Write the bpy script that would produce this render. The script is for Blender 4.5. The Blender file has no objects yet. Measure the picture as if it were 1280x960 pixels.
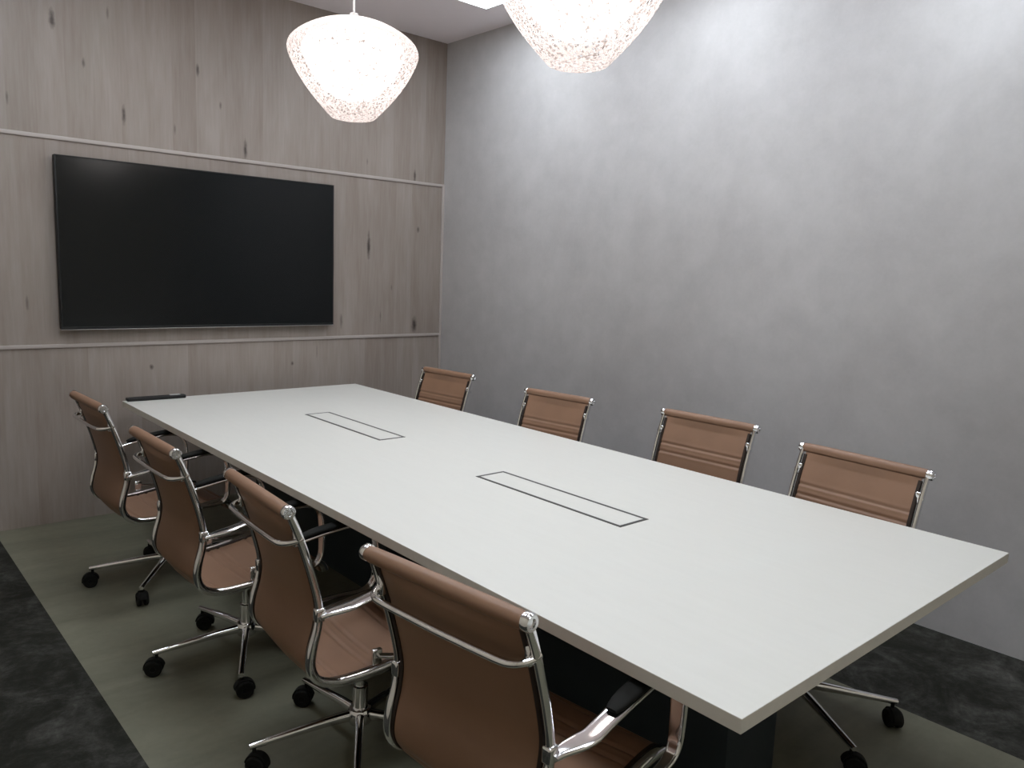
import bpy, bmesh, math, random
from mathutils import Vector, Matrix
random.seed(7)
PI = math.pi
scene = bpy.context.scene
COL = scene.collection

# ------------------------------------------------------------------ materials
def new_mat(name):
    m = bpy.data.materials.new(name); m.use_nodes = True
    nt = m.node_tree; nt.nodes.clear()
    out = nt.nodes.new('ShaderNodeOutputMaterial')
    return m, nt, out

class G:
    """tiny node-graph helper"""
    def __init__(self, nt): self.nt = nt
    def node(self, t, **kw):
        n = self.nt.nodes.new(t)
        for k, v in kw.items(): setattr(n, k, v)
        return n
    def put(self, sock, v):
        if isinstance(v, bpy.types.NodeSocket): self.nt.links.new(v, sock)
        else: sock.default_value = v
    def math(self, op, a, b=0.0, c=None):
        n = self.node('ShaderNodeMath', operation=op)
        self.put(n.inputs[0], a); self.put(n.inputs[1], b)
        if c is not None: self.put(n.inputs[2], c)
        return n.outputs[0]
    def vmath(self, op, a, b):
        n = self.node('ShaderNodeVectorMath', operation=op)
        self.put(n.inputs[0], a); self.put(n.inputs[1], b)
        return n.outputs['Value'] if op == 'LENGTH' else n.outputs[0]
    def coords(self): return self.node('ShaderNodeTexCoord').outputs['Object']
    def noise(self, vec, scale, detail=3.0, rough=0.55, dist=0.0):
        n = self.node('ShaderNodeTexNoise'); self.put(n.inputs['Vector'], vec)
        n.inputs['Scale'].default_value = scale; n.inputs['Detail'].default_value = detail
        n.inputs['Roughness'].default_value = rough; n.inputs['Distortion'].default_value = dist
        return n.outputs['Fac']
    def ramp(self, fac, lo, hi, a, b):
        n = self.node('ShaderNodeMapRange'); n.clamp = True
        self.put(n.inputs[0], fac)
        n.inputs[1].default_value = lo; n.inputs[2].default_value = hi
        n.inputs[3].default_value = a; n.inputs[4].default_value = b
        return n.outputs[0]
    def mix(self, fac, a, b, blend='MIX'):
        n = self.node('ShaderNodeMix', data_type='RGBA', blend_type=blend)
        self.put(n.inputs[0], fac); self.put(n.inputs[6], a); self.put(n.inputs[7], b)
        return n.outputs[2]
    def bsdf(self, out, color, rough=0.5, metal=0.0, spec=0.5, bump=None, bump_str=0.1, bump_dist=0.01, coat=0.0):
        p = self.node('ShaderNodeBsdfPrincipled')
        self.put(p.inputs['Base Color'], color); self.put(p.inputs['Roughness'], rough)
        p.inputs['Metallic'].default_value = metal
        p.inputs['Specular IOR Level'].default_value = spec
        p.inputs['Coat Weight'].default_value = coat
        if bump is not None:
            b = self.node('ShaderNodeBump'); b.inputs['Strength'].default_value = bump_str
            b.inputs['Distance'].default_value = bump_dist
            self.put(b.inputs['Height'], bump); self.nt.links.new(b.outputs[0], p.inputs['Normal'])
        self.nt.links.new(p.outputs[0], out.inputs[0])
        return p

def rgb(r, g, b): return (r, g, b, 1.0)

def mat_simple(name, col, rough=0.5, metal=0.0, spec=0.5, var=0.06, scale=18.0, bump=0.0):
    m, nt, out = new_mat(name); g = G(nt)
    n = g.noise(g.coords(), scale)
    c2 = tuple(max(0, x * (1 - var)) for x in col); c1 = tuple(min(1, x * (1 + var)) for x in col)
    c = g.mix(n, rgb(*c2), rgb(*c1))
    g.bsdf(out, c, rough, metal, spec, bump=n if bump else None, bump_str=bump, bump_dist=0.002)
    return m

def mat_wood_wall():
    m, nt, out = new_mat('grey_oak_veneer'); g = G(nt)
    co = g.coords()
    sep = g.node('ShaderNodeSeparateXYZ'); nt.links.new(co, sep.inputs[0])
    X, Z = sep.outputs[0], sep.outputs[2]
    # which horizontal band (between the trims) we are in: shifts the plank layout
    band = g.math('ADD', g.math('GREATER_THAN', Z, 1.051), g.math('GREATER_THAN', Z, 2.2245))
    xs = g.math('ADD', X, g.math('MULTIPLY', band, 0.031))
    plank = g.math('FLOOR', g.math('DIVIDE', xs, 0.145))
    wn = g.node('ShaderNodeTexWhiteNoise', noise_dimensions='2D')
    cb = g.node('ShaderNodeCombineXYZ'); g.put(cb.inputs[0], plank); g.put(cb.inputs[1], band)
    nt.links.new(cb.outputs[0], wn.inputs['Vector'])
    tone = wn.outputs['Value']
    st = g.node('ShaderNodeCombineXYZ')
    g.put(st.inputs[0], X); g.put(st.inputs[1], g.math('MULTIPLY', tone, 7.0)); g.put(st.inputs[2], g.math('MULTIPLY', Z, 0.07))
    fine = g.noise(st.outputs[0], 60.0, 4.0, 0.6)
    st2 = g.node('ShaderNodeCombineXYZ')
    g.put(st2.inputs[0], X); g.put(st2.inputs[1], g.math('MULTIPLY', tone, 3.0)); g.put(st2.inputs[2], g.math('MULTIPLY', Z, 0.18))
    broad = g.noise(st2.outputs[0], 9.0, 3.0, 0.5, 0.3)
    v = g.math('ADD', g.math('MULTIPLY', tone, 0.14), g.math('ADD', g.math('MULTIPLY', fine, 0.36), g.math('MULTIPLY', broad, 0.50)))
    c = g.mix(g.ramp(v, 0.33, 0.67, 0.0, 1.0), rgb(0.232, 0.190, 0.164), rgb(0.318, 0.275, 0.247))
    # dark oak knots and streaks
    k = None
    wob = g.math('MULTIPLY', g.math('SUBTRACT', g.noise(co, 40.0, 2.0), 0.5), 0.9)
    for (kx, kz, a, b, s) in KNOTS:
        dx = g.math('DIVIDE', g.math('SUBTRACT', X, kx), a)
        dz = g.math('DIVIDE', g.math('SUBTRACT', Z, kz), b)
        d = g.math('SQRT', g.math('ADD', g.math('MULTIPLY', dx, dx), g.math('MULTIPLY', dz, dz)))
        f = g.ramp(g.math('ADD', d, wob), 0.3, 1.35, min(1.0, s * 1.15), 0.0)
        k = f if k is None else g.math('MAXIMUM', k, f)
    c = g.mix(k, c, rgb(0.045, 0.034, 0.029))
    g.bsdf(out, c, 0.52, spec=0.35, bump=fine, bump_str=0.08, bump_dist=0.002)
    return m

def mat_concrete_wall():
    m, nt, out = new_mat('concrete_look_wallcovering'); g = G(nt)
    co = g.coords()
    a = g.noise(co, 2.2, 6.0, 0.62, 0.4); b = g.noise(co, 7.0, 5.0, 0.6); f = g.noise(co, 60.0, 3.0, 0.6)
    v = g.math('ADD', g.math('MULTIPLY', a, 0.55), g.math('ADD', g.math('MULTIPLY', b, 0.33), g.math('MULTIPLY', f, 0.12)))
    c = g.mix(g.ramp(v, 0.34, 0.66, 0.0, 1.0), rgb(0.385, 0.372, 0.37), rgb(0.475, 0.464, 0.463))
    g.bsdf(out, c, 0.6, spec=0.3, bump=f, bump_str=0.04, bump_dist=0.001)
    return m

def mat_floor_light():
    m, nt, out = new_mat('pale_grey_floor_tile'); g = G(nt)
    mp = g.node('ShaderNodeMapping'); nt.links.new(g.coords(), mp.inputs[0]); mp.inputs['Scale'].default_value = (0.5, 2.6, 1.0)
    a = g.noise(mp.outputs[0], 2.4, 5.0, 0.6, 0.5); b = g.noise(g.coords(), 26.0, 4.0, 0.6)
    v = g.math('ADD', g.math('MULTIPLY', a, 0.75), g.math('MULTIPLY', b, 0.25))
    c = g.mix(g.ramp(v, 0.32, 0.68, 0.0, 1.0), rgb(0.115, 0.113, 0.080), rgb(0.18, 0.176, 0.128))
    g.bsdf(out, c, 0.55, spec=0.35)
    return m

def mat_floor_dark():
    m, nt, out = new_mat('dark_stone_carpet_tile'); g = G(nt)
    co = g.coords()
    a = g.noise(co, 4.5, 8.0, 0.72, 0.8); b = g.noise(co, 26.0, 6.0, 0.75); f = g.noise(co, 150.0, 2.0, 0.7)
    big = g.noise(co, 1.1, 2.0, 0.5)
    v = g.math('ADD', g.math('MULTIPLY', a, 0.55), g.math('ADD', g.math('MULTIPLY', b, 0.27), g.math('MULTIPLY', big, 0.18)))
    v2 = g.ramp(v, 0.40, 0.68, 0.0, 1.0)
    c = g.mix(g.math('MULTIPLY', v2, v2), rgb(0.013, 0.013, 0.0095), rgb(0.115, 0.113, 0.104))
    g.bsdf(out, c, 0.8, spec=0.15, bump=f, bump_str=0.25, bump_dist=0.003)
    return m

def mat_leather():
    m, nt, out = new_mat('tan_leather'); g = G(nt)
    co = g.coords()
    n = g.noise(co, 9.0, 3.0); v = g.node('ShaderNodeTexVoronoi'); nt.links.new(co, v.inputs['Vector']); v.inputs['Scale'].default_value = 260.0
    c = g.mix(n, rgb(0.205, 0.116, 0.072), rgb(0.25, 0.143, 0.090))
    g.bsdf(out, c, 0.46, spec=0.4, bump=v.outputs['Distance'], bump_str=0.08, bump_dist=0.001)
    return m

def mat_chrome():
    m, nt, out = new_mat('polished_chrome'); g = G(nt)
    n = g.noise(g.coords(), 14.0)
    g.bsdf(out, rgb(0.80, 0.80, 0.81), g.ramp(n, 0.2, 0.8, 0.06, 0.13), metal=1.0)
    return m

def mat_tabletop():
    m, nt, out = new_mat('white_laminate'); g = G(nt)
    mp = g.node('ShaderNodeMapping'); nt.links.new(g.coords(), mp.inputs[0]); mp.inputs['Scale'].default_value = (3.0, 0.35, 1.0)
    n = g.noise(mp.outputs[0], 14.0, 4.0, 0.6)
    c = g.mix(n, rgb(0.595, 0.588, 0.55), rgb(0.635, 0.628, 0.59))
    g.bsdf(out, c, 0.42, spec=0.35)
    return m

def mat_emit(name, col, strength):
    m, nt, out = new_mat(name); g = G(nt)
    e = g.node('ShaderNodeEmission')
    n = g.noise(g.coords(), 3.0)
    c = g.mix(g.math('MULTIPLY', n, 0.06), rgb(*col), rgb(col[0] * 0.9, col[1] * 0.9, col[2] * 0.9))
    nt.links.new(c, e.inputs[0]); e.inputs[1].default_value = strength
    nt.links.new(e.outputs[0], out.inputs[0])
    return m

def mat_lace_shade():
    m, nt, out = new_mat('lacy_spun_shade'); g = G(nt)
    co = g.coords()
    def fibres(scale, w):
        v = g.node('ShaderNodeTexVoronoi', feature='DISTANCE_TO_EDGE')
        n = g.node('ShaderNodeTexNoise'); nt.links.new(co, n.inputs['Vector']); n.inputs['Scale'].default_value = 14.0
        wv = g.vmath('ADD', co, g.vmath('MULTIPLY', n.outputs['Color'], (0.03, 0.03, 0.03)))
        nt.links.new(wv, v.inputs['Vector']); v.inputs['Scale'].default_value = scale
        return g.ramp(v.outputs['Distance'], w * 0.6, w, 1.0, 0.0)
    sep = g.node('ShaderNodeSeparateXYZ'); nt.links.new(co, sep.inputs[0])
    top = g.ramp(sep.outputs[2], 0.30, 0.38, 0.0, 1.0)          # closed, opaque top of the shade
    cover = g.math('MAXIMUM', g.math('MAXIMUM', fibres(46.0, 0.115), fibres(75.0, 0.105)), top)
    # dark specks painted in for the shaded gaps between threads
    vs = g.node('ShaderNodeTexVoronoi'); nt.links.new(co, vs.inputs['Vector']); vs.inputs['Scale'].default_value = 95.0
    sepc = g.node('ShaderNodeSeparateColor'); nt.links.new(vs.outputs['Color'], sepc.inputs[0])
    dark = g.math('MULTIPLY', g.math('GREATER_THAN', sepc.outputs[0], 0.78), g.math('SUBTRACT', 1.0, top))
    d = g.node('ShaderNodeBsdfDiffuse'); nt.links.new(g.mix(dark, rgb(0.26, 0.232, 0.224), rgb(0.10, 0.086, 0.08)), d.inputs[0])
    t = g.node('ShaderNodeBsdfTranslucent'); nt.links.new(g.mix(dark, rgb(0.33, 0.293, 0.28), rgb(0.20, 0.172, 0.162)), t.inputs[0])
    mx = g.node('ShaderNodeMixShader'); mx.inputs[0].default_value = 0.5
    nt.links.new(d.outputs[0], mx.inputs[1]); nt.links.new(t.outputs[0], mx.inputs[2])
    tr = g.node('ShaderNodeBsdfTransparent')
    m2 = g.node('ShaderNodeMixShader'); nt.links.new(cover, m2.inputs[0])
    nt.links.new(tr.outputs[0], m2.inputs[1]); nt.links.new(mx.outputs[0], m2.inputs[2])
    nt.links.new(m2.outputs[0], out.inputs[0])
    return m

KNOTS = [  # x, z, half-width, half-height, strength on the oak wall
    (-1.215, 2.40, .006, .030, .45), (-0.985, 2.855, .014, .050, .75), (-0.835, 2.655, .008, .025, .55),
    (-0.63, 2.40, .010, .045, .75), (-0.195, 2.735, .010, .035, .70), (0.105, 2.295, .011, .055, .8),
    (-0.055, 2.545, .007, .022, .5), (-0.34, 2.36, .006, .03, .4), (1.44, 2.27, .010, .045, .7), (1.02, 2.33, .006, .02, .35),
    (1.04, 1.72, .013, .085, .85), (1.46, 1.13, .022, .055, .85), (1.48, 1.87, .012, .022, .6), (1.245, 1.42, .007, .02, .35),
    (0.815, 1.17, .010, .05, .45), (-1.17, 1.30, .007, .035, .5), (-0.515, 0.90, .011, .016, .75), (0.43, 0.875, .010, .014, .7),
    (1.15, 1.20, .006, .04, .35), (-0.70, 2.95, .006, .03, .35), (0.75, 1.55, .006, .07, .3), (0.62, 0.95, .005, .05, .25),
]

M = {
    'wood': mat_wood_wall(), 'concrete': mat_concrete_wall(), 'floor_light': mat_floor_light(), 'floor_dark': mat_floor_dark(),
    'leather': mat_leather(), 'gap_shade': mat_simple('gap_shade_brown', (0.022, 0.013, 0.009), 0.6, spec=0.3, var=0.1), 'chrome': mat_chrome(), 'top': mat_tabletop(),
    'paint': mat_simple('ceiling_paint', (0.88, 0.815, 0.84), 0.8, spec=0.2, var=0.02, scale=4),
    'plain': mat_simple('plain_wall_paint', (0.62, 0.56, 0.46), 0.8, spec=0.2, var=0.03, scale=3),
    'trim': mat_simple('trim_oak', (0.40, 0.355, 0.33), 0.4, spec=0.4, var=0.05, scale=30),
    'edge': mat_simple('grey_edge_band', (0.60, 0.575, 0.52), 0.5, spec=0.35, var=0.06, scale=30),
    'hatch_line': mat_simple('dark_bronze_metal', (0.06, 0.057, 0.055), 0.4, metal=0.4, var=0.1),
    'pedestal': mat_simple('black_laminate', (0.030, 0.038, 0.045), 0.45, spec=0.3, var=0.15, scale=8),
    'black': mat_simple('black_plastic', (0.012, 0.012, 0.012), 0.5, spec=0.25, var=0.15, scale=40),
    'rubber': mat_simple('black_nylon', (0.009, 0.009, 0.008), 0.75, spec=0.15, var=0.2, scale=40),
    'screen': mat_simple('matt_black_screen', (0.0045, 0.0055, 0.006), 0.17, spec=0.30, var=0.05, scale=5),
    'silver': mat_simple('silver_plastic', (0.62, 0.62, 0.62), 0.3, metal=0.6, var=0.04),
    'white': mat_simple('white_plastic', (0.82, 0.81, 0.80), 0.4, var=0.03),
    'lace': mat_lace_shade(),
    'lamp': mat_emit('pendant_glow', (1.0, 0.965, 0.94), 13.0),
    'panel': mat_emit('panel_glow', (0.855, 0.925, 1.0), 16.6),
}

# ------------------------------------------------------------------ object helpers
def obj(name, bm, mats, parent=None, smooth=True, angle=35):
    bmesh.ops.recalc_face_normals(bm, faces=bm.faces)
    me = bpy.data.meshes.new(name); bm.to_mesh(me); bm.free()
    if not isinstance(mats, (list, tuple)): mats = [mats]
    for m in mats: me.materials.append(m)
    if smooth:
        me.polygons.foreach_set('use_smooth', [True] * len(me.polygons))
        try: me.set_sharp_from_angle(angle=math.radians(angle))
        except Exception: pass
    o = bpy.data.objects.new(name, me); COL.objects.link(o)
    if parent is not None: o.parent = parent
    return o

def thing(name, label, cat, loc=(0, 0, 0), rotz=0.0, group=None):
    o = bpy.data.objects.new(name, None); COL.objects.link(o)
    o.empty_display_size = 0.1
    o.location = loc; o.rotation_euler = (0, 0, rotz); o['label'] = label; o['category'] = cat
    if group: o['group'] = group
    return o

def struct(name, bm, mats, smooth=False, label=None):
    o = obj(name, bm, mats, smooth=smooth); o['kind'] = 'structure'
    if label: o['label'] = label
    return o

def add_box(bm, x0, x1, y0, y1, z0, z1, bevel=0.0, seg=2, mi=0):
    r = bmesh.ops.create_cube(bm, size=1.0)
    vs = r['verts']
    for v in vs:
        v.co = Vector(((x0 + x1) / 2 + v.co.x * (x1 - x0), (y0 + y1) / 2 + v.co.y * (y1 - y0), (z0 + z1) / 2 + v.co.z * (z1 - z0)))
    fs = {f for v in vs for f in v.link_faces}
    for f in fs: f.material_index = mi
    if bevel > 0:
        es = list({e for v in vs for e in v.link_edges})
        bmesh.ops.bevel(bm, geom=es, offset=bevel, segments=seg, profile=0.5, affect='EDGES')
    return bm

def catmull(pts, n=8):
    P = [Vector(p) for p in pts]; out = []
    for i in range(len(P) - 1):
        p0 = P[max(i - 1, 0)]; p1 = P[i]; p2 = P[i + 1]; p3 = P[min(i + 2, len(P) - 1)]
        for k in range(n):
            t = k / n
            out.append(0.5 * ((2 * p1) + (-p0 + p2) * t + (2 * p0 - 5 * p1 + 4 * p2 - p3) * t * t + (-p0 + 3 * p1 - 3 * p2 + p3) * t ** 3))
    out.append(P[-1]); return out

def sweep_flat(bm, pts, wid, thk, side=Vector((0, 1, 0)), seg=12, power=0.6):
    """sweep a rounded-rectangle section; wid(t) along 'side', thk(t) along the in-plane normal"""
    n = len(pts); rings = []
    for i, p in enumerate(pts):
        a = pts[max(i - 1, 0)]; b = pts[min(i + 1, n - 1)]
        T = (b - a).normalized(); N = T.cross(side).normalized(); S = N.cross(T).normalized()
        t = i / (n - 1); w = wid(t) if callable(wid) else wid; h = thk(t) if callable(thk) else thk
        ring = []
        for k in range(seg):
            th = 2 * PI * k / seg
            c, s = math.cos(th), math.sin(th)
            c = math.copysign(abs(c) ** power, c); s = math.copysign(abs(s) ** power, s)
            ring.append(bm.verts.new(p + S * (c * w / 2) + N * (s * h / 2)))
        rings.append(ring)
    for i in range(n - 1):
        for k in range(seg):
            bm.faces.new((rings[i][k], rings[i][(k + 1) % seg], rings[i + 1][(k + 1) % seg], rings[i + 1][k]))
    bm.faces.new(rings[0]); bm.faces.new(rings[-1])

def tube(bm, pts, r, seg=10):
    n = len(pts); rings = []; up = None
    for i, p in enumerate(pts):
        a = pts[max(i - 1, 0)]; b = pts[min(i + 1, n - 1)]
        T = (b - a).normalized()
        if up is None: up = Vector((0, 0, 1)) if abs(T.z) < 0.9 else Vector((1, 0, 0))
        N = (up - T * up.dot(T)).normalized(); B = T.cross(N); up = N
        rr = r(i / (n - 1)) if callable(r) else r
        rings.append([bm.verts.new(p + N * math.cos(2 * PI * k / seg) * rr + B * math.sin(2 * PI * k / seg) * rr) for k in range(seg)])
    for i in range(n - 1):
        for k in range(seg):
            bm.faces.new((rings[i][k], rings[i][(k + 1) % seg], rings[i + 1][(k + 1) % seg], rings[i + 1][k]))
    bm.faces.new(rings[0]); bm.faces.new(rings[-1])

def lathe(bm, prof, seg=32, axis='z', origin=(0, 0, 0), close=True):
    o = Vector(origin); rings = []
    for (r, h) in prof:
        if r < 1e-6:
            q = {'z': Vector((0, 0, h)), 'y': Vector((0, h, 0)), 'x': Vector((h, 0, 0))}[axis]
            rings.append([bm.verts.new(o + q)])
        else:
            ring = []
            for k in range(seg):
                c, s = r * math.cos(2 * PI * k / seg), r * math.sin(2 * PI * k / seg)
                q = {'z': Vector((c, s, h)), 'y': Vector((c, h, s)), 'x': Vector((h, c, s))}[axis]
                ring.append(bm.verts.new(o + q))
            rings.append(ring)
    for a, b in zip(rings[:-1], rings[1:]):
        for k in range(seg):
            k2 = (k + 1) % seg
            if len(a) == 1 and len(b) == 1: continue
            if len(a) == 1: bm.faces.new((a[0], b[k], b[k2]))
            elif len(b) == 1: bm.faces.new((a[k], b[0], a[k2]))
            else: bm.faces.new((a[k], b[k], b[k2], a[k2]))
    if close:
        for ring in (rings[0], rings[-1]):
            if len(ring) > 2:
                try: bm.faces.new(ring)
                except Exception: pass

def B(): return bmesh.new()

# ------------------------------------------------------------------ the room
WY, RX, LX, BY, CZ = 0.242, 1.720, -2.75, -5.85, 3.293      # wood wall, right wall, left wall, rear wall, ceiling
SX0, SX1 = -1.3865, 0.8932                                    # pale strip of floor

def quad(bm, a, b, c, d, mi=0):
    f = bm.faces.new([bm.verts.new(p) for p in (a, b, c, d)]); f.material_index = mi

bm = B(); add_box(bm, LX - .12, RX + .12, WY, WY + .12, -.02, CZ + .1); struct('wall_back', bm, M['wood'])
bm = B(); add_box(bm, RX, RX + .12, BY, WY, -.02, CZ + .1); struct('wall_right', bm, M['concrete'])
bm = B(); add_box(bm, LX - .12, LX, BY, WY, -.02, CZ + .1); struct('wall_left', bm, M['plain'])
bm = B(); add_box(bm, LX - .12, RX + .12, BY - .12, BY, -.02, CZ + .1); struct('wall_front', bm, M['plain'])
bm = B(); add_box(bm, LX, RX, BY, WY, CZ, CZ + .1); struct('ceiling', bm, M['paint'])
bm = B()
for x0, x1, mi in ((LX, SX0, 1), (SX0, SX1, 0), (SX1, RX, 1)): add_box(bm, x0, x1, BY, WY, -.1, 0.0, mi=mi)
bmesh.ops.remove_doubles(bm, verts=bm.verts, dist=1e-5)
struct('floor', bm, [M['floor_light'], M['floor_dark']])
for i, z in enumerate((2.222, 1.0505)):
    bm = B(); add_box(bm, LX, RX - .012, WY - .010, WY, z - .011, z + .011, bevel=.003); struct('trim_%d' % (i + 1), bm, M['trim'], smooth=True)
bm = B(); add_box(bm, RX - .022, RX, WY - .012, WY, 0, 2.233, bevel=.003); struct('trim_3', bm, M['trim'], smooth=True)

# ------------------------------------------------------------------ ceiling panels
def ceiling_panel(x0, x1, y0, y1, label):
    t = thing('ceiling_light', label, 'ceiling light', ((x0 + x1) / 2, (y0 + y1) / 2, CZ), group='square ceiling light panels')
    a, b = (x1 - x0) / 2, (y1 - y0) / 2
    bm = B()
    for (p, q, r, s) in ((-a, a, -b, -b + .012), (-a, a, b - .012, b), (-a, -a + .012, -b + .012, b - .012), (a - .012, a, -b + .012, b - .012)):
        add_box(bm, p, q, r, s, -.012, 0)
    obj('frame', bm, M['white'], t, smooth=False)
    bm = B(); add_box(bm, -a + .012, a - .012, -b + .012, b - .012, -.008, -.001); obj('diffuser', bm, M['panel'], t, smooth=False)
    return t
for k, yc in enumerate((-.926, -2.30, -3.674, -5.05)):  # only the first concrete-side panel is in view; others are added for fill light
    place = ('next to the wood wall', 'second from the wood wall, added as unseen fill', 'third from the wood wall, added as unseen fill', 'farthest from the wood wall')[k]
    if k < 3: ceiling_panel(.79, 1.386, yc - .30, yc + .30, 'white square ceiling light panel on the concrete wall side, ' + place)
    ceiling_panel(-1.386, -.79, yc - .30, yc + .30, 'added unseen light panel over the dark floor side, ' + place)

# ------------------------------------------------------------------ pendants
def make_pendant(loc, label):
    t = thing('pendant_lamp', label, 'pendant lamp', loc, group='lacy pendant lamps over the table')
    prof = [(0, 0), (.108, 0), (.122, .008), (.165, .052), (.215, .108), (.262, .168), (.303, .232), (.333, .290), (.347, .330), (.349, .352),
            (.340, .380), (.316, .408), (.270, .441), (.205, .474), (.135, .498), (.07, .510), (.018, .513)]
    K = .91
    pr = [Vector((r * K, 0, z * K)) for r, z in prof]
    sm = catmull(pr[1:], 4)
    bm = B(); lathe(bm, [(0, 0)] + [(p.x, p.z) for p in sm], 72, close=False)
    sh = obj('lamp_shade', bm, M['lace'], t, angle=60)
    ic = catmull([Vector(q) * K for q in ((0, 0, .092), (.055, 0, .099), (.108, 0, .120), (.158, 0, .157), (.203, 0, .207), (.240, 0, .262), (.264, 0, .315), (.272, 0, .352), (.262, 0, .385), (.225, 0, .418), (.16, 0, .449), (.08, 0, .470), (.0, 0, .478))], 4)
    inner = [(max(0, p.x), p.z) for p in ic]
    bm = B(); lathe(bm, inner, 56, close=False)
    obj('diffuser', bm, M['lamp'], t, angle=60)
    bm = B(); lathe(bm, [(.0, .545 * K), (.020, .545 * K), (.022, .515 * K), (.030, .508 * K), (0, .505 * K)], 24, close=False); obj('socket_cap', bm, M['white'], t)
    H = CZ - loc[2]
    bm = B(); tube(bm, [Vector((0, 0, .54 * K)), Vector((0, 0, (.54 + H) / 2)), Vector((0, 0, H - .03))], .0055, 10); obj('cord', bm, M['white'], t)
    bm = B(); lathe(bm, [(0, H), (.055, H), (.055, H - .022), (.045, H - .03), (0, H - .03)], 32, close=False); obj('canopy', bm, M['white'], t)
    return t
make_pendant((0.0, -1.30, 2.300), 'glowing lacy white pendant lamp in front of the wood wall')
make_pendant((0.0, -2.84, 2.305), 'glowing lacy white pendant lamp in front of the concrete wall')

# ------------------------------------------------------------------ television
tv = thing('television', 'large black flat television mounted on the wood wall', 'television', (-.1525, WY, 1.638))
bm = B(); add_box(bm, -.866, .866, -.064, -.022, -.488, .488, bevel=.004); obj('housing', bm, M['black'], tv)
bm = B(); add_box(bm, -.858, .858, -.0665, -.0635, -.474, .481); obj('screen', bm, M['screen'], tv, smooth=False)
bm = B()
for (a, b, c, d) in ((-.866, .866, .481, .488), (-.866, -.858, -.474, .481), (.858, .866, -.474, .481), (-.866, .866, -.488, -.474)):
    add_box(bm, a, b, -.068, -.063, c, d, bevel=.001)
obj('bezel', bm, M['black'], tv)
bm = B(); add_box(bm, -.3, .3, -.03, -.002, -.25, .25, bevel=.003); obj('wall_bracket', bm, M['black'], tv)
bm = B(); add_box(bm, -.866, .866, -.066, -.060, -.4915, -.488, bevel=.001); obj('lower_strip', bm, M['silver'], tv)

# ------------------------------------------------------------------ conference table
TW, TL, TH, TT = 1.5457, 4.1421, 0.740, 0.033
TROT = -0.0085
tb = thing('conference_table', 'long white conference table with dark pedestals and two cable hatches', 'table', (0, -TL / 2, 0), TROT)
bm = B(); add_box(bm, -TW / 2, TW / 2, -TL / 2, TL / 2, TH - TT, TH, bevel=.0015, seg=2)
for f in bm.faces: f.material_index = 0 if f.normal.z > .5 else 1
bm.normal_update()
for f in bm.faces: f.material_index = 0 if f.normal.z > .5 else 1
obj('tabletop', bm, [M['top'], M['edge']], tb, smooth=False)
def hatch(cx, cy, w, l):
    bm = B(); f = .013
    for (a, b, c, d) in ((-w, w, -l, -l + f), (-w, w, l - f, l), (-w, -w + f, -l + f, l - f), (w - f, w, -l + f, l - f)):
        add_box(bm, cx + a, cx + b, cy + c, cy + d, TH - .004, TH + .0012)
    fr = obj('cable_hatch', bm, M['hatch_line'], tb, smooth=False); fr['label'] = 'dark rectangular rim'
    bm = B(); add_box(bm, cx - w + f, cx + w - f, cy - l + f, cy + l - f, TH - .003, TH + .0008); o = obj('hatch_lid', bm, M['top'], fr, smooth=False)
hatch(.012, TL / 2 - 1.287, .075, .392)
hatch(-.012, TL / 2 - 2.848, .075, .390)
def pedestal(y0, y1):
    bm = B()
    add_box(bm, -.14, .14, y0, y1, 0, TH - TT, bevel=.004)
    obj('pedestal', bm, M['pedestal'], tb)
pedestal(-1.665, -.20); pedestal(.20, 1.67)

# slim remote on the table's far corner
rm = thing('remote_control', 'slim black remote control lying at far corner of the white table', 'remote control', (-.575, .0 - .028, TH), math.radians(-3))
bm = B(); add_box(bm, -.165, .165, -.024, .024, 0, .021, bevel=.006, seg=3); obj('body', bm, M['black'], rm)
bm = B(); add_box(bm, .075, .135, -.012, .012, .0205, .025, bevel=.002); o = obj('button_pad', bm, M['silver'], rm); o['label'] = 'pale silver button pad'

# ------------------------------------------------------------------ chairs
ROLL = Vector((-.335, 0, .918))
RAIL = [(-.335, .918), (-.312, .86), (-.288, .79), (-.262, .70), (-.247, .625), (-.252, .565), (-.268, .505), (-.272, .455), (-.252, .412), (-.205, .388),
        (-.14, .382), (-.05, .386), (.05, .400), (.13, .412), (.185, .412), (.215, .398), (.228, .37)]
HW = .228      # rail lateral offset
LHW = .212     # leather half width
railpts = catmull([(x, 0, z) for x, z in RAIL], 6)

def arc_lengths(pts):
    L = [0.0]
    for a, b in zip(pts[:-1], pts[1:]): L.append(L[-1] + (b - a).length)
    return L

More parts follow.
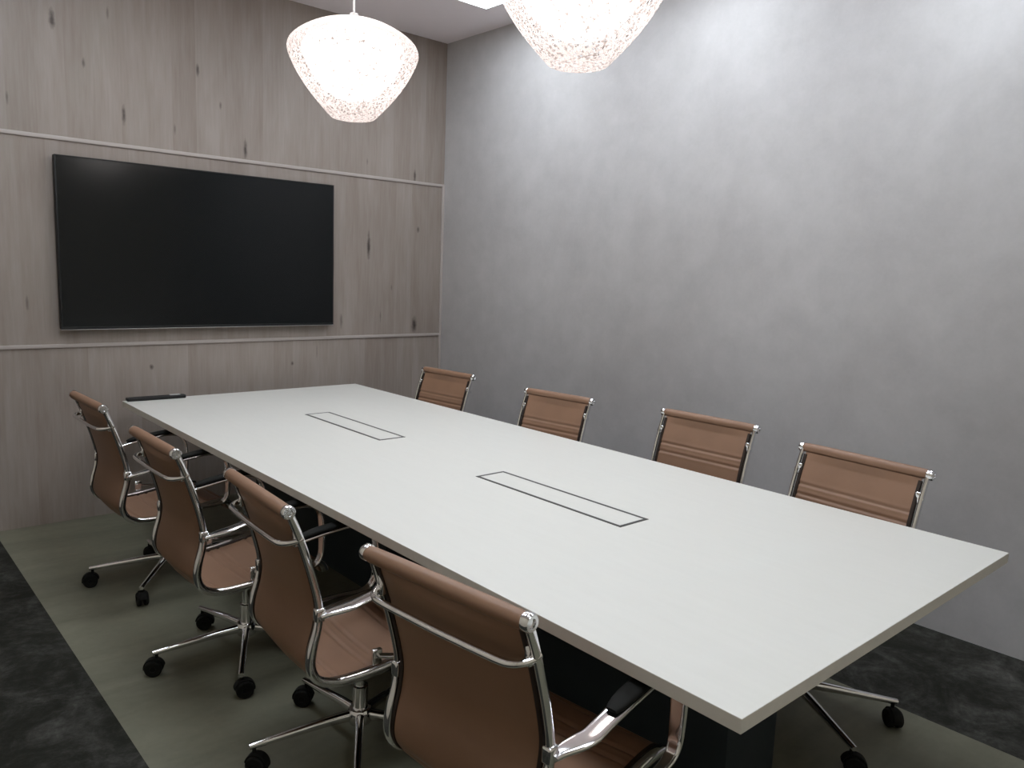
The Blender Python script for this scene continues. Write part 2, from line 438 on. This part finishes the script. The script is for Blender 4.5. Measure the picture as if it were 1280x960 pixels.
def sling(bm, pts, front_sign_pts, grooves, thick=.013, nlat=17, sag=.014, sag_fade=(0.03, 0.03)):
    """leather panel hung between the rails: front surface with stitched ribs, plain back"""
    Ls = arc_lengths(pts); tot = Ls[-1]
    n = len(pts); fr, bk = [], []
    for i, p in enumerate(pts):
        a = pts[max(i - 1, 0)]; b = pts[min(i + 1, n - 1)]
        T = (b - a).normalized(); N = Vector((-T.z, 0, T.x))     # towards the sitter
        if N.dot(front_sign_pts) < 0 and False: N = -N
        dep = 0.0
        for gpos in grooves:
            d = abs(Ls[i] - gpos)
            dep += .0036 * math.exp(-(d / .0050) ** 2) - .0010 * math.exp(-((d - .011) / .006) ** 2)
        fade = min(1, Ls[i] / sag_fade[0]) * min(1, (tot - Ls[i]) / sag_fade[1])
        rf, rb = [], []
        for k in range(nlat):
            s = -1 + 2 * k / (nlat - 1)
            y = s * LHW
            sg = sag * (1 - s * s) * fade
            edge = 1 - max(0, (abs(s) - .93) / .07) * .75
            q = p - N * sg
            rf.append(bm.verts.new(q + Vector((0, y, 0)) + N * (thick / 2 * edge - dep)))
            rb.append(bm.verts.new(q + Vector((0, y, 0)) - N * (thick / 2 * edge)))
        fr.append(rf); bk.append(rb)
    for i in range(n - 1):
        for k in range(nlat - 1):
            bm.faces.new((fr[i][k], fr[i][k + 1], fr[i + 1][k + 1], fr[i + 1][k]))
            bm.faces.new((bk[i][k], bk[i + 1][k], bk[i + 1][k + 1], bk[i][k + 1]))
        for k in (0, nlat - 1):
            bm.faces.new((fr[i][k], fr[i + 1][k], bk[i + 1][k], bk[i][k]))
    for i in (0, n - 1):
        for k in range(nlat - 1):
            bm.faces.new((fr[i][k], bk[i][k], bk[i][k + 1], fr[i][k + 1]))

def resample(pts, step):
    Ls = arc_lengths(pts); tot = Ls[-1]; m = max(2, int(round(tot / step))); out = []; j = 0
    for i in range(m + 1):
        s = tot * i / m
        while j < len(Ls) - 2 and Ls[j + 1] < s: j += 1
        f = (s - Ls[j]) / max(1e-9, Ls[j + 1] - Ls[j]); out.append(pts[j].lerp(pts[j + 1], min(1, max(0, f))))
    return out

def make_chair():
    t = thing('office_chair', 'x', 'chair')
    dense = resample(railpts, .0045)
    # split the continuous sling at the hip bend
    hip = min(range(len(dense)), key=lambda i: (dense[i] - Vector((-.262, 0, .425))).length)
    up = Vector((1, 0, 0))
    bm = B()
    back = [Vector((p.x, p.y, p.z)) for p in dense[4:hip + 1]]
    sling(bm, back, up, (.128, .168, .290, .330, .43), sag=.014)
    # leather rolled over the top bar
    lathe(bm, [(0, -.228), (.017, -.228), (.0188, -.212), (.0195, -.15), (.0195, 0), (.0195, .15), (.0188, .212), (.017, .228), (0, .228)], 24, axis='y', origin=(ROLL.x - .006, 0, ROLL.z), close=False)
    obj('backrest', bm, M['leather'], t, angle=50)
    bm = B()
    seat = dense[hip:]
    sling(bm, seat, up, (.09, .20, .24, .36, .40), sag=.012)
    # rolled front edge
    e = seat[-1]
    lathe(bm, [(0, -.208), (.016, -.208), (.018, -.19), (.018, .19), (.016, .208), (0, .208)], 20, axis='y', origin=(e.x - .004, 0, e.z + .006), close=False)
    obj('seat', bm, M['leather'], t, angle=50)
    for s in (-1, 1):
        bm = B()
        pts = [Vector((p.x, s * HW, p.z)) for p in resample(railpts, .016)]
        sweep_flat(bm, pts, lambda q: .013 + .012 * max(0, min(1, (q - .28) / .15)), lambda q: .022 + .006 * max(0, min(1, (q - .28) / .15)), seg=12, power=.65)
        obj('side_rail', bm, M['chrome'], t, angle=50)
        bm = B()
        y0 = s * .229
        lathe(bm, [(0, y0 - s * .004), (.0185, y0 - s * .004), (.0195, y0), (.0195, y0 + s * .011), (.0165, y0 + s * .015), (.010, y0 + s * .015), (.009, y0 + s * .011), (0, y0 + s * .011)], 28, axis='y', origin=(ROLL.x - .004, 0, ROLL.z), close=False)
        obj('roller_cap', bm, M['chrome'], t, angle=40)
    for s in (-1, 1):  # dark strip standing in for the shade in the gap between leather and rail
        bm = B()
        sweep_flat(bm, [Vector((p.x, s * (LHW - .002), p.z)) for p in dense[6:]], .013, .0165, seg=8)
        obj('gap_shade_strip', bm, M['gap_shade'], t, angle=50)
    # bowed brace behind the back, with the little clamps that hold it
    zb = .824; xr = -.298
    half = catmull([(xr + .004, HW, zb + .012), (xr - .020, HW - .006, zb + .004), (xr - .046, HW - .026, zb), (xr - .056, HW - .07, zb), (xr - .060, 0, zb)], 6)
    bpts = half + [Vector((p.x, -p.y, p.z)) for p in half[::-1][1:]]
    bm = B(); tube(bm, bpts, .0085, 12)
    for s in (-1, 1):
        add_box(bm, xr - .020, xr + .001, s * (HW - .012) - .008, s * (HW - .012) + .008, zb - .012, zb + .034, bevel=.005, seg=3)
    obj('back_brace', bm, M['chrome'], t, angle=50)
    # armrests: flat chrome loop, black pad on the level run
    ARM = [(-.246, .600), (-.215, .612), (-.16, .628), (-.08, .646), (.01, .660), (.09, .668), (.145, .660), (.180, .628), (.192, .575), (.192, .50), (.188, .455),
           (.170, .425), (.13, .412), (.06, .414), (-.02, .424), (-.065, .434)]
    for s in (-1, 1):
        YA = .268
        pts = catmull([(x, 0, z) for x, z in ARM], 5); n = len(pts)
        for i, p in enumerate(pts):
            t0 = i / (n - 1)
            k = min(1, max(0, (p.x + .246) / .09)) if t0 < .5 else min(1, max(0, (p.x + .065) / .14))
            k = k * k * (3 - 2 * k)
            p.y = s * (HW + .010 + (YA - HW - .010) * k)
        bm = B()
        def wid(q):
            if q < .10: return .020 + .026 * (q / .10)
            if q < .55: return .046
            return max(.022, .046 - (q - .55) * .07)
        sweep_flat(bm, pts, wid, lambda q: .013, seg=14, power=.6)
        add_box(bm, -.080, -.048, s * (HW - .004) - .012 * (s < 0), s * (HW - .004) + .012 * (s > 0) + .004, .405, .452, bevel=.004)
        add_box(bm, -.262, -.232, s * HW - .012, s * HW + .012, .585, .625, bevel=.006, seg=3)
        arm = obj('armrest', bm, M['chrome'], t, angle=50)
        pp = catmull([(x, s * YA, z) for x, z in ((-.098, .655), (-.05, .666), (.01, .674), (.09, .682), (.135, .676), (.158, .662))], 5)
        bm = B(); sweep_flat(bm, pp, lambda q: .046 - .02 * abs(2 * q - 1) ** 4, lambda q: .018 - .008 * abs(2 * q - 1) ** 4, seg=14, power=.7)
        obj('arm_pad', bm, M['rubber'], arm, angle=50)
    # seat mechanism, gas lift
    bm = B(); add_box(bm, -.11, .08, -.075, .075, .330, .362, bevel=.008, seg=3)
    sweep_flat(bm, [Vector((-.02, y, .366)) for y in (-.215, -.1, 0, .1, .215)], .03, .012, side=Vector((1, 0, 0)))
    sweep_flat(bm, [Vector((.05, -.04 - .05 * k, .346)) for k in range(4)], .012, .008, side=Vector((1, 0, 0)))
    obj('tilt_mechanism', bm, M['black'], t, angle=50)
    bm = B(); lathe(bm, [(0, .095), (.025, .095), (.025, .215), (.017, .217), (.017, .335), (0, .335)], 24, close=False); obj('gas_lift', bm, M['chrome'], t, angle=40)
    bm = B(); lathe(bm, [(0, .088), (.036, .088), (.042, .10), (.042, .125), (.036, .138), (.027, .140), (0, .140)], 28, close=False); obj('base_hub', bm, M['chrome'], t, angle=40)
    for k in range(5):
        bm = B()
        pts = catmull([(.030, 0, .116), (.12, 0, .112), (.24, 0, .101), (.352, 0, .091)], 6)
        sweep_flat(bm, pts, lambda q: .032 - .012 * q, lambda q: .036 - .019 * q, seg=12, power=.75)
        leg = obj('base_leg', bm, M['chrome'], t, angle=50); leg.rotation_euler = (0, 0, k * 2 * PI / 5)
        bm = B()
        for s in (-1, 1):
            lathe(bm, [(0, s * .005), (.027, s * .005), (.032, s * .009), (.032, s * .020), (.028, s * .024), (.012, s * .024), (.010, s * .021), (0, s * .021)], 24, axis='y', origin=(.010, 0, .032), close=False)
        hood = [Vector((.010 + .0355 * math.cos(a), 0, .032 + .0355 * math.sin(a))) for a in [math.radians(x) for x in range(-10, 171, 15)]]
        sweep_flat(bm, hood, .030, .006, seg=8, power=.5)
        tube(bm, [Vector((0, 0, .066)), Vector((0, 0, .08)), Vector((0, 0, .092))], .006, 10)
        ca = obj('caster', bm, M['rubber'], leg, angle=40)
        ca.location = (.338, 0, 0)
        ca.rotation_euler = (0, 0, random.uniform(-2.5, 2.5))
    return t

CHAIRS = [  # hub x, y, heading, star phase, lift, width factor, label
    (-.834, -.985, 1.5, 17, .005, .97, 'tan leather chair nearest the wood wall in the row seen from behind'),
    (-.850, -1.955, 0, 28, .004, .98, 'second tan leather chair from the wood wall in the row seen from behind'),
    (-.815, -2.775, -3.6, 22, .003, .98, 'third tan leather chair from the wood wall in the row seen from behind'),
    (-.803, -3.589, 5.8, 24, .012, 1.05, 'closest tan leather chair, seen large from behind with bright chrome arm at table edge'),
    (.590, -.945, 185, 30, .0, 1.0, 'tan leather chair seen from the front across the table, nearest the wood wall'),
    (.575, -1.965, 186.5, 5, .0, .96, 'second chair from the wood wall along the concrete wall, seen from the front'),
    (.655, -2.835, 181.5, 10, .012, 1.06, 'third chair from the wood wall along the concrete wall, seen from the front'),
    (.535, -3.572, 175, 22, .0, 1.09, 'fourth chair from the wood wall along the concrete wall, beside the near table corner'),
]
BASE = ('base_hub', 'base_leg')
proto = make_chair()
def copy_tree(o, parent=None):
    c = o.copy(); COL.objects.link(c)
    if parent is not None: c.parent = parent
    for ch in list(o.children): copy_tree(ch, c)
    return c
all_chairs = [proto]
for i in range(1, len(CHAIRS)): all_chairs.append(copy_tree(proto))
for c, (x, y, hd, ph, lift, wf, lab) in zip(all_chairs, CHAIRS):
    c.location = (x, y, 0); c.rotation_euler = (0, 0, math.radians(hd)); c.scale = (1, wf, 1); c['label'] = lab; c['group'] = 'tan leather chairs around the table'
    k = 0
    for ch in c.children:
        nm = ch.name.split('.')[0]
        if nm == 'base_leg':
            ch.rotation_euler = (0, 0, math.radians(ph - hd + 72 * k)); k += 1
            for g in ch.children: g.rotation_euler = (0, 0, random.uniform(-2.8, 2.8))
        elif nm not in ('base_hub', 'gas_lift'):
            ch.location.z = lift

# ------------------------------------------------------------------ world, camera, view
w = bpy.data.worlds.new('World'); scene.world = w; w.use_nodes = True
w.node_tree.nodes['Background'].inputs[0].default_value = (0.02, 0.02, 0.02, 1); w.node_tree.nodes['Background'].inputs[1].default_value = 1.0

F, YAW, PITCH, ROLLA = 976.941, 0.7335, -0.1436, 0.0383
cam = bpy.data.cameras.new('camera'); co = bpy.data.objects.new('camera', cam); COL.objects.link(co)
cam.sensor_width = 36.0; cam.sensor_fit = 'HORIZONTAL'; cam.lens = F / 1280 * 36.0; cam.clip_start = 0.02
cy, sy, cp, sp = math.cos(YAW), math.sin(YAW), math.cos(PITCH), math.sin(PITCH)
f = Vector((sy * cp, cy * cp, sp)); r = Vector((cy, -sy, 0)); u = r.cross(f)
c_, s_ = math.cos(ROLLA), math.sin(ROLLA)
r2 = c_ * r + s_ * u; u2 = -s_ * r + c_ * u
Mx = Matrix((r2, u2, -f)).transposed().to_4x4(); Mx.translation = Vector((-2.079, -4.8648, 1.580))
co.matrix_world = Mx
scene.camera = co

vs = scene.view_settings
scene.display_settings.display_device = 'sRGB'
vs.view_transform = 'Standard'; vs.look = 'None'; vs.gamma = 1.0; vs.use_curve_mapping = False
vs.exposure = 0.07
scene.cycles.use_denoising = True
scene.cycles.max_bounces = 8; scene.cycles.diffuse_bounces = 5; scene.cycles.glossy_bounces = 4; scene.cycles.transparent_max_bounces = 12
scene.cycles.caustics_reflective = False; scene.cycles.caustics_refractive = False
scene.cycles.sample_clamp_indirect = 6.0
